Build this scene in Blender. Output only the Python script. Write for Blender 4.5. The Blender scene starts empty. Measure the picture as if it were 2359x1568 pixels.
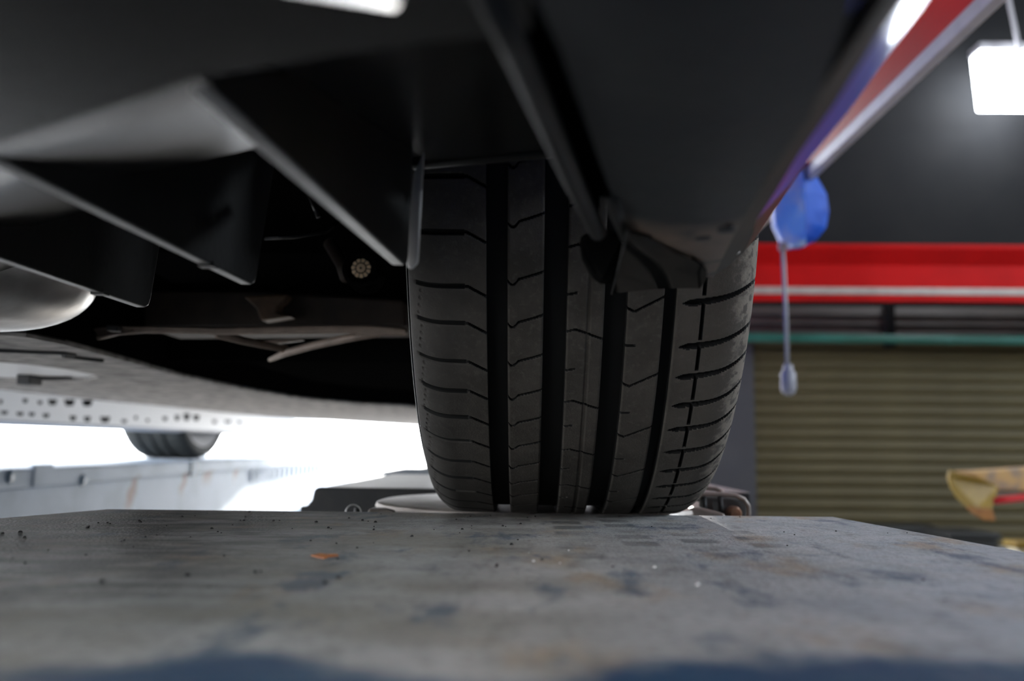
import bpy, bmesh, math, random
import numpy as np
from mathutils import Vector, Matrix
random.seed(7)
S = bpy.context.scene
COL = S.collection
# ------------------------------------------------------------------ camera
F = 2050.0; H = 0.064
YAW = math.atan(35.5/F); PITCH = math.atan(244/F); ROLL = math.radians(0.6)
fw = np.array([-math.sin(YAW)*math.cos(PITCH), math.cos(YAW)*math.cos(PITCH), math.sin(PITCH)])
r0 = np.array([math.cos(YAW), math.sin(YAW), 0.0]); u0 = np.cross(r0, fw)
rt = r0*math.cos(ROLL)+u0*math.sin(ROLL); up = np.cross(rt, fw)
C0 = np.array([0, 0, H])
cam_d = bpy.data.cameras.new('camera'); cam = bpy.data.objects.new('camera', cam_d); COL.objects.link(cam)
cam.matrix_world = Matrix(((rt[0], up[0], -fw[0], 0), (rt[1], up[1], -fw[1], 0), (rt[2], up[2], -fw[2], H), (0, 0, 0, 1)))
cam_d.sensor_width = 36; cam_d.lens = F/2359*36; cam_d.clip_start = 0.01; cam_d.clip_end = 300
cam_d.dof.use_dof = True; cam_d.dof.focus_distance = 0.70; cam_d.dof.aperture_fstop = 4.8
S.camera = cam

def ray(px, py): return fw+rt*(px-1179.5)/F+up*(784-py)/F
def Pd(px, py, Y): d = ray(px, py); return C0+d*(Y/d[1])
def Pz(px, py, z): d = ray(px, py); return C0+d*((z-H)/d[2])
# ------------------------------------------------------------------ sky, lights, exposure
W = bpy.data.worlds.new('overcast_sky'); S.world = W; W.use_nodes = True
bg = W.node_tree.nodes['Background']; bg.inputs[0].default_value = (0.93, 0.965, 1.0, 1); bg.inputs[1].default_value = 12.0
S.view_settings.view_transform = 'Standard'; S.view_settings.look = 'None'
S.view_settings.exposure = 0.0; S.view_settings.gamma = 1.0; S.view_settings.use_curve_mapping = False
sun_d = bpy.data.lights.new('low_sun', 'SUN'); sun = bpy.data.objects.new('low_sun', sun_d); COL.objects.link(sun)
sun_d.energy = 22.0; sun_d.angle = math.radians(1.5); sun_d.color = (1.0, 0.95, 0.88); sun.location = (-3, 12, 4)
sun.rotation_euler = Vector((-0.10, -1.0, -0.27)).to_track_quat('-Z', 'Y').to_euler()
LAMP = 28.0       # emission of the ceiling lamp tubes
FLOOD = 30.0
SIDE = 190.0      # emission of the wall floodlight

# ------------------------------------------------------------------ material helpers
def mat(name, col, rough=0.5, metal=0.0, col2=None, scale=20.0, fac=(0.4, 0.65), bump=0.0, bscale=None, spec=0.5, coat=0.0, emit=None, stretch=None):
    m = bpy.data.materials.new(name); m.use_nodes = True; nt = m.node_tree; N = nt.nodes; L = nt.links
    b = N['Principled BSDF']; b.inputs['Base Color'].default_value = (*col, 1); b.inputs['Roughness'].default_value = rough
    b.inputs['Metallic'].default_value = metal; b.inputs['Specular IOR Level'].default_value = spec; b.inputs['Coat Weight'].default_value = coat
    b.inputs['Coat Roughness'].default_value = 0.05
    if emit: b.inputs['Emission Color'].default_value = (*emit[:3], 1); b.inputs['Emission Strength'].default_value = emit[3]
    tc = N.new('ShaderNodeTexCoord'); src = tc.outputs['Object']
    if stretch:
        mp = N.new('ShaderNodeMapping'); mp.inputs['Scale'].default_value = stretch; L.new(src, mp.inputs[0]); src = mp.outputs[0]
    if col2 is not None:
        n = N.new('ShaderNodeTexNoise'); n.inputs['Scale'].default_value = scale; n.inputs['Detail'].default_value = 6; L.new(src, n.inputs['Vector'])
        rp = N.new('ShaderNodeValToRGB'); rp.color_ramp.elements[0].position = fac[0]; rp.color_ramp.elements[1].position = fac[1]
        rp.color_ramp.elements[0].color = (*col, 1); rp.color_ramp.elements[1].color = (*col2, 1)
        L.new(n.outputs[0], rp.inputs[0]); L.new(rp.outputs[0], b.inputs['Base Color'])
    if bump:
        n2 = N.new('ShaderNodeTexNoise'); n2.inputs['Scale'].default_value = bscale or scale*6; n2.inputs['Detail'].default_value = 4; L.new(src, n2.inputs['Vector'])
        bp = N.new('ShaderNodeBump'); bp.inputs['Strength'].default_value = bump; bp.inputs['Distance'].default_value = 0.002
        L.new(n2.outputs[0], bp.inputs['Height']); L.new(bp.outputs[0], b.inputs['Normal'])
    return m
class G:
    """tiny node-graph helper"""
    def __init__(s, m): s.N = m.node_tree.nodes; s.L = m.node_tree.links; s.b = s.N['Principled BSDF']; s.tc = s.N.new('ShaderNodeTexCoord').outputs['Object']
    def put(s, sock, v):
        if hasattr(v, 'is_output'): s.L.new(v, sock)
        elif isinstance(v, (tuple, list)): sock.default_value = (*v, 1) if len(v) == 3 and sock.type == 'RGBA' else v
        else: sock.default_value = v
    def math(s, op, a, b=0.0, c=None):
        n = s.N.new('ShaderNodeMath'); n.operation = op; s.put(n.inputs[0], a); s.put(n.inputs[1], b)
        if c is not None: s.put(n.inputs[2], c)
        return n.outputs[0]
    def noise(s, scale, detail=5, vec=None, st=None, rough=0.5, off=None):
        v = vec or s.tc
        if st or off:
            mp = s.N.new('ShaderNodeMapping'); mp.inputs['Scale'].default_value = st or (1, 1, 1); mp.inputs['Location'].default_value = off or (0, 0, 0)
            s.L.new(v, mp.inputs[0]); v = mp.outputs[0]
        n = s.N.new('ShaderNodeTexNoise'); n.inputs['Scale'].default_value = scale; n.inputs['Detail'].default_value = detail
        n.inputs['Roughness'].default_value = rough; s.L.new(v, n.inputs['Vector']); return n.outputs[0]
    def ramp(s, v, lo, hi):
        n = s.N.new('ShaderNodeMapRange'); n.interpolation_type = 'SMOOTHSTEP'; s.put(n.inputs[0], v); n.inputs[1].default_value = lo; n.inputs[2].default_value = hi
        return n.outputs[0]
    def mix(s, f, a, b):
        n = s.N.new('ShaderNodeMix'); n.data_type = 'RGBA'; s.put(n.inputs[0], f); s.put(n.inputs[6], a); s.put(n.inputs[7], b); return n.outputs[2]
    def xyz(s, v=None):
        n = s.N.new('ShaderNodeSeparateXYZ'); s.L.new(v or s.tc, n.inputs[0]); return n.outputs
    def bump(s, h, st, dist=0.002):
        n = s.N.new('ShaderNodeBump'); n.inputs['Strength'].default_value = st; n.inputs['Distance'].default_value = dist
        s.put(n.inputs['Height'], h); s.L.new(n.outputs[0], s.b.inputs['Normal'])
def blank(name, rough=0.6, spec=0.5, metal=0):
    return mat(name, (0.5, 0.5, 0.5), rough, metal, spec=spec)

# deck plate: blue paint under grey-beige dust
M_deck = blank('dusty_blue_steel', 0.55, .25)
g = G(M_deck)
x, y, z = g.xyz()
big = g.noise(7, 6, st=(1, 1.6, 1)); mid = g.noise(26, 7, st=(1, 1.5, 1), rough=0.62); fine = g.noise(160, 5, st=(1, 1.4, 1))
lng = g.noise(24, 8, st=(1, .42, 1), rough=.68, off=(5, 2, 0)); lng2 = g.noise(55, 6, st=(1, .4, 1), rough=.6, off=(1, 7, 0))
dust = g.mix(g.ramp(big, .38, .62), (0.44, 0.43, 0.405), (0.27, 0.248, 0.21))
side = g.ramp(g.math('ADD', x, g.math('MULTIPLY', g.math('SUBTRACT', big, .5), .3)), -.05, .22)
dust = g.mix(g.math('MULTIPLY', side, .75), dust, g.mix(g.ramp(mid, .3, .7), (0.34, 0.39, 0.44), (0.45, 0.475, 0.50)))
dust = g.mix(g.math('MULTIPLY', g.ramp(g.noise(17, 7, st=(1, .5, 1), off=(3, 1, 0), rough=.65), .52, .70), .8), dust, (0.36, 0.275, 0.185))
dust = g.mix(g.math('MULTIPLY', g.ramp(lng2, .5, .72), .55), dust, (0.17, 0.165, 0.15))
blue = g.mix(g.ramp(mid, .3, .7), (0.005, 0.042, 0.11), (0.014, 0.065, 0.13))
patch = g.ramp(lng, .53, .66)
col = g.mix(g.math('MULTIPLY', patch, .8), dust, g.mix(.4, blue, (0.15, 0.175, 0.20)))
col = g.mix(g.math('MULTIPLY', g.ramp(fine, .48, .72), .5), col, (0.12, 0.112, 0.10))
# worn-through blue zone next to the near end
near = g.math('ADD', y, g.math('MULTIPLY', g.math('SUBTRACT', g.noise(8, 5, off=(.6, .2, 0)), .5), 0.26))
near = g.math('ADD', near, g.math('MULTIPLY', g.math('SUBTRACT', g.noise(30, 5), .5), 0.07))
col = g.mix(g.math('MULTIPLY', g.ramp(near, 0.285, 0.240), .95), col, blue)
# tyre print: darker wiped blocks in rows under the path of the wheel
bt = g.N.new('ShaderNodeTexBrick'); mp = g.N.new('ShaderNodeMapping'); mp.inputs['Rotation'].default_value = (0, 0, math.radians(90)); mp.inputs['Location'].default_value = (0.013, 0.03, 0)
g.L.new(g.tc, mp.inputs[0]); g.L.new(mp.outputs[0], bt.inputs[0]); bt.inputs['Scale'].default_value = 1.0; bt.inputs['Brick Width'].default_value = 0.046
bt.inputs['Row Height'].default_value = 0.043; bt.inputs['Mortar Size'].default_value = 0.011; bt.inputs['Mortar Smooth'].default_value = 0.3
bt.inputs['Color1'].default_value = (1, 1, 1, 1); bt.inputs['Color2'].default_value = (0.2, 0.2, 0.2, 1); bt.inputs['Mortar'].default_value = (0, 0, 0, 1)
inx = g.math('MULTIPLY', g.ramp(x, -.06, -.03), g.ramp(x, .19, .16)); iny = g.math('MULTIPLY', g.ramp(y, .42, .60), g.ramp(g.noise(9, 4, off=(7, 3, 0)), .35, .6))
bw = g.N.new('ShaderNodeRGBToBW'); g.L.new(bt.outputs[0], bw.inputs[0])
prt = g.math('MULTIPLY', g.math('MULTIPLY', inx, iny), g.math('MULTIPLY', bw.outputs[0], g.ramp(fine, .15, .45)))
col = g.mix(g.math('MULTIPLY', prt, .85), col, (0.05, 0.06, 0.06))
# oily dark streaks towards the inner side
oil = g.math('MULTIPLY', g.ramp(g.math('ADD', x, g.math('MULTIPLY', g.math('SUBTRACT', big, .5), .25)), .04, -.26), g.math('MULTIPLY', g.ramp(y, .26, .42), g.math('ADD', .5, g.math('MULTIPLY', .5, g.ramp(g.noise(16, 7, st=(1, 2.4, 1), off=(1, 5, 0), rough=.65), .36, .62)))))
col = g.mix(g.math('MULTIPLY', oil, .92), col, (0.050, 0.046, 0.045))
g.L.new(col, g.b.inputs['Base Color'])
rg = g.math('SUBTRACT', 0.62, g.math('MULTIPLY', oil, 0.15)); g.L.new(rg, g.b.inputs['Roughness']); g.L.new(g.math('SUBTRACT', .22, g.math('MULTIPLY', oil, .16)), g.b.inputs['Specular IOR Level'])
hh = g.math('ADD', g.math('MULTIPLY', fine, .6), g.math('MULTIPLY', g.noise(420, 3), .8)); g.bump(hh, 0.8, 0.0022)

M_rim_blue = mat('blue_painted_steel', (0.05, 0.11, 0.19), 0.5, col2=(0.09, 0.14, 0.19), scale=12, bump=.15)
M_runway = blank('pale_blue_runway_paint', 0.55)
g = G(M_runway); x, y, z = g.xyz()
base = g.mix(g.ramp(g.noise(6, 5), .4, .65), (0.36, 0.44, 0.55), (0.29, 0.36, 0.45))
wob = g.math('MULTIPLY', g.math('SUBTRACT', g.noise(18, 4), .5), .10); yy_ = g.math('ADD', g.math('ADD', y, wob), g.math('MULTIPLY', z, -.35)); st = 0.0
for c_, w_, l_ in ((2.76, .035, -.15), (3.17, .035, -.12), (3.40, .07, -.09), (3.72, .03, -.10)):
    q_ = g.math('MULTIPLY', g.ramp(g.math('ABSOLUTE', g.math('SUBTRACT', yy_, c_)), w_, w_*.3), g.ramp(z, l_-.02, l_+.05)); st = g.math('MAXIMUM', st, q_)
st = g.math('MULTIPLY', st, g.ramp(z, -.03, -.05))
base = g.mix(g.math('MULTIPLY', st, .8), base, (0.22, 0.11, 0.06)); g.L.new(base, g.b.inputs['Base Color'])
M_black_steel = mat('black_beam_paint', (0.012, 0.013, 0.015), 0.5, col2=(0.02, 0.02, 0.02), scale=30, bump=.2)
M_pale_steel = mat('worn_pale_steel', (0.36, 0.31, 0.28), 0.38, .35, col2=(0.22, 0.19, 0.17), scale=18, bump=.2, bscale=90)
M_disc = mat('turntable_steel', (0.50, 0.45, 0.41), 0.36, .3, col2=(0.30, 0.265, 0.24), scale=14, bump=.25, bscale=120)
M_copper = mat('copper_bolt', (0.45, 0.24, 0.15), 0.35, .7, col2=(0.2, .12, .08), scale=60)
# tyre
M_rub = blank('dusty_tread_rubber', 0.78, .25)
g = G(M_rub); x, y, z = g.xyz()
a = g.noise(28, 6, rough=.6); bfi = g.noise(220, 5)
base = g.mix(g.ramp(a, .35, .65), (0.038, 0.034, 0.029), (0.058, 0.052, 0.045))
base = g.mix(g.math('MULTIPLY', g.ramp(bfi, .5, .8), .5), base, (0.095, 0.086, 0.076))
edge = g.math('ADD', x, g.math('MULTIPLY', g.math('SUBTRACT', g.noise(75, 6, off=(2, 2, 2), rough=.7), .5), 0.05))
sc = g.math('MULTIPLY', g.ramp(edge, .152, .166), g.ramp(g.noise(130, 5), .36, .5))
base = g.mix(g.math('MULTIPLY', g.ramp(x, .06, .16), .4), base, (0.12, 0.108, 0.092))
base = g.mix(g.math('MULTIPLY', sc, .7), base, (0.24, 0.21, 0.175))
# painted shade: rubber colour darkened towards the inner shoulder
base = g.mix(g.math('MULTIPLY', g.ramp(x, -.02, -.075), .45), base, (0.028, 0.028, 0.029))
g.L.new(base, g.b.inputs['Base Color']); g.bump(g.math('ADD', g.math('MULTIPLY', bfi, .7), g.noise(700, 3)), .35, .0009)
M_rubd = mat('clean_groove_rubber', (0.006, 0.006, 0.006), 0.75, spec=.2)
M_side = mat('sidewall_rubber', (0.020, 0.020, 0.020), 0.55, col2=(0.045, 0.043, 0.04), scale=40, bump=.15, spec=.35)
M_plast = mat('black_underbody_plastic', (0.007, 0.007, 0.0075), 0.27, col2=(0.012, 0.0115, 0.011), scale=30, bump=.12, bscale=300, spec=.22)
M_fin = mat('black_fin_plastic', (0.006, 0.0058, 0.0055), 0.5, spec=.3, col2=(0.010, 0.0095, 0.009), scale=25, bump=.12, bscale=250)
M_fin_edge = mat('pale_plastic_edge', (0.15, 0.145, 0.145), 0.45, col2=(0.085, 0.082, 0.08), scale=60)  # paler grey for the downward faces of the fins
M_liner = mat('matt_black_liner', (0.005, 0.005, 0.005), 0.95, spec=.0)
M_lip = blank('bumper_underside_plastic', 0.48, .3)
g = G(M_lip); x, y, z = g.xyz()
d = g.math('ADD', y, g.math('MULTIPLY', g.math('SUBTRACT', g.noise(16, 5), .5), .07))
d = g.math('ADD', d, g.math('MULTIPLY', x, 0.25))
base = g.mix(g.ramp(g.noise(22, 6), .35, .7), (0.008, 0.010, 0.013), (0.016, 0.018, 0.019))
base = g.mix(g.math('MULTIPLY', g.ramp(d, .395, .425), g.ramp(g.noise(50, 6), .25, .5)), base, (0.15, 0.108, 0.08))
g.L.new(base, g.b.inputs['Base Color']); g.bump(g.noise(200, 4), .2)
M_flap = mat('glossy_rubber_flap', (0.008, 0.008, 0.008), 0.08, col2=(0.014, 0.013, 0.012), scale=40, spec=.9)
M_trim = mat('black_edge_trim', (0.007, 0.0065, 0.006), 0.6, spec=.2, col2=(0.022, 0.019, 0.015), scale=18)
M_paint = mat('deep_blue_car_paint', (0.035, 0.075, 0.48), 0.28, coat=.22, spec=.3)
M_moul = mat('black_gloss_moulding', (0.008, 0.0075, 0.007), 0.3, spec=.35)
M_glass = mat('dark_window_glass', (0.01, 0.012, 0.013), 0.05)
M_arm = mat('cast_aluminium', (0.25, 0.195, 0.16), 0.6, .1, col2=(0.19, 0.148, 0.12), scale=40, bump=.25, bscale=200)
M_brown = mat('brown_subframe_paint', (0.030, 0.023, 0.018), 0.6, col2=(0.05, 0.036, 0.027), scale=25)
M_tan = mat('tan_rust_bracket', (0.16, 0.10, 0.06), 0.6, col2=(0.09, 0.06, 0.04), scale=40)
M_bush = mat('pale_ribbed_bush', (0.90, 0.70, 0.46), 0.5)
M_sump = mat('dirty_aluminium_pan', (0.62, 0.60, 0.58), 0.33, .55, col2=(0.34, 0.32, 0.30), scale=16, fac=(.42, .7), bump=.3, bscale=40)
M_felt = mat('grey_underbody_felt', (0.50, 0.48, 0.46), 0.95, col2=(0.22, 0.21, 0.20), scale=30, fac=(.38, .68), bump=1.0, bscale=110, spec=.1)
M_white = mat('white_body_primer', (0.9, 0.9, 0.9), 0.5)
M_bdark = mat('dark_plug', (0.02, 0.02, 0.022), 0.6)
M_alloy = mat('silver_alloy', (0.6, 0.6, 0.6), 0.35, .6)
# room
M_wall = mat('charcoal_wall_paint', (0.011, 0.0112, 0.012), 0.7, spec=.12, col2=(0.0135, 0.0135, 0.014), scale=4, bump=.15, bscale=60)
M_jamb = mat('grey_jamb_paint', (0.055, 0.053, 0.054), 0.7, col2=(0.062, 0.06, 0.06), scale=5)
M_slat = mat('olive_shutter_paint', (0.102, 0.082, 0.034), 0.6, spec=.3, col2=(0.084, 0.067, 0.028), scale=3, stretch=(1, 1, 6))
M_louv = mat('brown_grey_header', (0.10, 0.084, 0.073), 0.6, col2=(0.08, .068, .06), scale=6)
M_red = mat('red_beam_paint', (0.56, 0.009, 0.009), 0.5, col2=(0.50, 0.009, 0.009), scale=5, spec=.06)
M_strip = mat('pale_bare_strip', (0.50, 0.44, 0.40), 0.5, col2=(0.40, 0.35, 0.32), scale=12)
M_green = mat('green_pipe_paint', (0.02, 0.15, 0.105), 0.35, col2=(0.03, 0.2, 0.15), scale=4)
M_conc = mat('workshop_concrete', (0.36, 0.355, 0.35), 0.6, col2=(0.28, 0.275, 0.27), scale=2.5, bump=.1)
M_apron = mat('pale_concrete_apron', (0.62, 0.61, 0.60), 0.85, col2=(0.52, 0.51, 0.50), scale=.8)
M_ceil = mat('dark_ceiling_sheet', (0.06, 0.06, 0.062), 0.7)
M_diff = mat('lamp_diffuser', (0.9, 0.9, 0.9), 0.4, emit=(0.93, 0.96, 1.0, LAMP))
M_flood = mat('floodlight_diffuser', (0.9, 0.9, 0.9), 0.4, emit=(0.86, 0.92, 1.0, FLOOD))
M_grey = mat('grey_lamp_housing', (0.45, 0.44, 0.46), 0.5)
M_cable = mat('grey_cable', (0.33, 0.33, 0.35), 0.5)
M_reel_shade = mat('blue_reel_enamel_shade', (0.010, 0.055, 0.34), 0.45, col2=(0.02, 0.10, 0.52), scale=9, fac=(.45, .6), spec=.1)  # right facets and back: blue darkened as the shaded side of the reel
M_reel_lit = mat('scuffed_blue_enamel_lit', (0.22, 0.48, 0.95), 0.4, col2=(0.60, 0.64, 0.82), scale=16, fac=(.45, .68), coat=.2)  # left facets: side light painted in as lighter blue, plus worn scuffs
M_chipd = mat('scraped_beige', (0.45, 0.33, 0.27), 0.6, col2=(.3, .25, .25), scale=30)
M_grip = mat('grey_grip_rubber', (0.27, 0.27, 0.30), 0.45)
M_yel = mat('worn_yellow_paint', (0.36, 0.235, 0.035), 0.5, col2=(0.29, 0.18, 0.03), scale=14)
M_yelb = mat('rusty_orange_paint', (0.40, 0.17, 0.035), 0.55, col2=(.3, .12, .03), scale=20)
M_tanp = mat('tan_painted_arm', (0.55, 0.34, 0.13), 0.5, col2=(0.33, 0.24, 0.16), scale=16, fac=(.45, .6))
M_hose = mat('red_hose', (0.62, 0.015, 0.02), 0.35)
M_crate = mat('black_crate', (0.012, 0.013, 0.013), 0.5)
M_crem = mat('cream_tin', (0.7, 0.66, 0.5), 0.45)
M_grit = mat('dark_grit', (0.02, 0.019, 0.018), 0.8)
M_gritw = mat('pale_grit', (0.75, 0.74, 0.72), 0.5)
M_chip = mat('orange_paint_flake', (0.50, 0.16, 0.03), 0.6, col2=(.35, .1, .02), scale=300)

# ------------------------------------------------------------------ mesh helpers
class MB:
    def __init__(s): s.v = []; s.f = []; s.mi = []
    def add(s, vs, fs, mi=0):
        o = len(s.v); s.v += [tuple(map(float, p)) for p in vs]; s.f += [tuple(i+o for i in f) for f in fs]; s.mi += [mi]*len(fs); return s
    def box(s, x0, x1, y0, y1, z0, z1, mi=0):
        return s.add([(x0, y0, z0), (x1, y0, z0), (x1, y1, z0), (x0, y1, z0), (x0, y0, z1), (x1, y0, z1), (x1, y1, z1), (x0, y1, z1)],
                     [(0, 3, 2, 1), (4, 5, 6, 7), (0, 1, 5, 4), (1, 2, 6, 5), (2, 3, 7, 6), (3, 0, 4, 7)], mi)
    def slab(s, loop, off, mi=0):
        """closed solid from a planar-ish loop of points and an offset vector"""
        n = len(loop); a = [np.array(p, float) for p in loop]; b = [p+np.array(off, float) for p in a]
        return s.add(a+b, [tuple(range(n)), tuple(range(2*n-1, n-1, -1))]+[(i, i+n, (i+1) % n+n, (i+1) % n) for i in range(n)], mi)
    def rows(s, rows, closed=False, mi=0):
        m = len(rows[0]); vs = [p for r in rows for p in r]; fs = []
        for i in range(len(rows)-1):
            for j in range(m if closed else m-1):
                k = (j+1) % m; fs.append((i*m+j, i*m+k, (i+1)*m+k, (i+1)*m+j))
        return s.add(vs, fs, mi)
    def tube(s, path, r, n=10, mi=0, cap=True):
        P = [np.array(p, float) for p in path]; R = r if isinstance(r, (list, tuple)) else [r]*len(P); rows = []
        ref = None
        for i, p in enumerate(P):
            t = P[min(i+1, len(P)-1)]-P[max(i-1, 0)]; t /= np.linalg.norm(t)
            if ref is None: ref = np.array([0, 0, 1.]) if abs(t[2]) < .9 else np.array([1., 0, 0])
            a = np.cross(t, ref); a /= np.linalg.norm(a); b = np.cross(a, t); ref = b
            rows.append([p+R[i]*(a*math.cos(2*math.pi*k/n)+b*math.sin(2*math.pi*k/n)) for k in range(n)])
        s.rows(rows, True, mi)
        if cap:
            o = len(s.v)-len(P)*n; s.f += [tuple(o+k for k in range(n))[::-1], tuple(o+(len(P)-1)*n+k for k in range(n))]; s.mi += [mi, mi]
        return s
    def lathe(s, prof, n=48, axis='z', at=(0, 0, 0), mi=0, a0=0, a1=2*math.pi):
        full = abs(a1-a0-2*math.pi) < 1e-6; rows = []
        for r, h in prof:
            row = []
            for k in range(n if full else n+1):
                t = a0+(a1-a0)*k/n; c, q = r*math.cos(t), r*math.sin(t)
                p = {'z': (c, q, h), 'x': (h, c, q), 'y': (c, h, q)}[axis]; row.append((p[0]+at[0], p[1]+at[1], p[2]+at[2]))
            rows.append(row)
        return s.rows(rows, full, mi)
    def build(s, name, mats, parent=None, smooth=False, bevel=0, kind=None, seg=2):
        me = bpy.data.meshes.new(name); me.from_pydata(s.v, [], s.f)
        mats = mats if isinstance(mats, (list, tuple)) else [mats]
        for m in mats: me.materials.append(m)
        if len(mats) > 1: me.polygons.foreach_set('material_index', s.mi)
        bm = bmesh.new(); bm.from_mesh(me)
        bmesh.ops.recalc_face_normals(bm, faces=bm.faces)
        bm.to_mesh(me); bm.free()
        o = bpy.data.objects.new(name, me); COL.objects.link(o)
        if parent: set_parent(o, parent)
        if bevel:
            md = o.modifiers.new('bevel', 'BEVEL'); md.width = bevel; md.segments = seg; md.limit_method = 'ANGLE'
        if smooth:
            me.polygons.foreach_set('use_smooth', [True]*len(me.polygons))
            if smooth is not True: me.set_sharp_from_angle(angle=math.radians(smooth))
        if kind: o['kind'] = kind
        return o
def world_loc(o):
    v = Vector(o.location)
    while o.parent: o = o.parent; v = v+Vector(o.location)
    return v
def set_parent(o, p): o.parent = p; o.location = Vector(o.location)-world_loc(p)
def thing(name, label, cat, loc=(0, 0, 0), group=None):
    o = bpy.data.objects.new(name, None); COL.objects.link(o); o.location = loc; o.empty_display_size = .05
    return tag(o, label, cat, group)
def tag(o, label, cat, group=None):
    o['label'] = label; o['category'] = cat
    if group: o['group'] = group
    return o
def inst(o, loc, parent=None):
    c = o.copy(); COL.objects.link(c); c.location = loc; c.parent = None
    if parent: set_parent(c, parent)
    return c
def ssm(e0, e1, v): t = np.clip((v-e0)/(e1-e0), 0, 1); return t*t*(3-2*t)

# ------------------------------------------------------------------ room
FZ = -0.5; YB = 5.5
MB().box(-3.6, 6.0, -5, YB, FZ-.2, FZ).build('floor', M_conc, kind='structure')
MB().box(-70, 40, -60, 70, FZ-.5, FZ-.21).build('ground', M_apron, kind='structure')
b = MB(); b.box(.6, 1.40, YB, YB+.2, FZ, .95); b.build('wall_jamb', M_jamb, kind='structure')
b = MB(); b.box(.6, 6.0, YB, YB+.2, .95, 3.6); b.box(1.4, 4.6, YB+.07, YB+.2, .70, .95); b.box(4.6, 6.0, YB, YB+.2, FZ, .95); b.build('wall_back', M_wall, kind='structure')
MB().box(6.0, 6.2, -5, YB+.2, FZ, 3.6).build('wall_right', M_wall, kind='structure')
MB().box(-3.6, 6.0, -5.2, -5, FZ, 3.6).build('wall_front', M_wall, kind='structure')
MB().box(-3.8, -3.6, -5.2, YB+.2, 1.5, 3.6).build('wall_left', M_jamb, kind='structure')
MB().box(-3.6, .6, YB, YB+.2, 2.3, 3.6).build('lintel', M_wall, kind='structure')
MB().box(-3.6, 6.2, -5.2, YB+.2, 3.6, 3.7).build('ceiling', M_ceil, kind='structure')
# roller door: one slat per part, curved face
door = bpy.data.objects.new('door_1', None); COL.objects.link(door); door.location = (1.4, YB, FZ); door['kind'] = 'structure'
PIT = .0715; prof = [(0, 0.0), (-.012, .010), (-.018, .028), (-.016, .046), (-.008, .060), (-.004, .0715)]
b = MB(); b.rows([[(0, a-.03, h) for a, h in prof], [(3.2, a-.03, h) for a, h in prof]]); b.rows([[(0, .0, 0), (0, .0, PIT)], [(3.2, .0, 0), (3.2, .0, PIT)]])
b.rows([[(0, -.03, 0), (3.2, -.03, 0)], [(0, 0, 0), (3.2, 0, 0)]])
sl = b.build('slat', M_slat, smooth=50); n = 18
for i in range(n):
    o = sl if i == 0 else inst(sl, (0, 0, 0))
    o.location = (1.4, YB+.06, FZ-.02+i*PIT); set_parent(o, door)
# header above the door: three louvre boards, a joint post
hd = bpy.data.objects.new('trim_1', None); COL.objects.link(hd); hd.location = (1.4, YB, .72); hd['kind'] = 'structure'
for i in range(4):
    z0 = .715+i*.058
    o = MB().add([(1.2, YB-.05, z0), (4.6, YB-.05, z0), (4.6, YB-.015, z0+.058), (1.2, YB-.015, z0+.058), (1.2, YB, z0), (4.6, YB, z0), (4.6, YB, z0+.058), (1.2, YB, z0+.058)],
                 [(0, 1, 2, 3), (4, 7, 6, 5), (0, 4, 5, 1), (3, 2, 6, 7), (0, 3, 7, 4), (1, 5, 6, 2)]).build('louvre_board', M_louv, hd)
a = Pd(2050, 720, YB-.06)
MB().box(a[0]-.025, a[0]+.025, YB-.075, YB-.0, .69, .95).build('joint_post', M_wall, hd)
# green pipe
z1 = Pd(1740, 775, 5.33)[2]
b = MB().tube([(1.15, 5.36, z1), (4.7, 5.36, z1-.012)], .027, 14)
pp = tag(b.build('pipe', M_green, smooth=40), 'thin green pipe running level above the roller shutter', 'pipe')
for xx in (1.25, 2.6, 4.4):
    MB().box(xx-.015, xx+.015, 5.37, YB-.01, z1-.02, z1+.02).build('pipe_clip', M_green, pp)
# ------------------------------------------------------------------ red overhead beams
def beam(name, label, along, p0, p1, face):
    """along 'x': face looks to -Y; along 'y': face looks to -X"""
    zb = H+.835
    sec_web = [(0, .075), (0, .205), (-.075, .285), (-.075, .31), (.05, .31), (.05, .075)]
    sec_strip = [(-.012, .035), (-.012, .075), (.05, .075), (.05, .035)]
    sec_flange = [(.0, .0), (.0, .035), (.05, .035), (.05, 0)]
    if along == 'y':
        sec_web = [(0, .035), (0, .31), (.02, .31), (.02, .035)]; sec_strip = [(-.006, .0), (-.006, .035), (.022, .035), (.022, .0)]; sec_flange = [(.02, .28), (.02, .30), (.08, .30), (.08, .28)]
    t = thing(name, label, 'beam', (p0[0], p0[1], zb))
    for nm, sec, m in (('web', sec_web, M_red), ('edge_strip', sec_strip, M_strip), ('flange', sec_flange, M_red)):
        if along == 'x': A = [(p0[0], p0[1]+d, zb+h) for d, h in sec]; off = (p1[0]-p0[0], 0, 0)
        else: A = [(p0[0]+d, p0[1], zb+h) for d, h in sec]; off = (0, p1[1]-p0[1], 0)
        MB().slab(A, off).build(nm, m, t, bevel=.003)
    return t
beam('overhead_beam', 'red steel beam with pale lower strip running level across above the green pipe', 'x', (.917, 4.98), (5.99, 4.98), -1)
beam('overhead_beam', 'red overhead beam slanting past the car edge at top right', 'y', (.867, -4.99), (.867, 4.97), -1)

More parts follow.
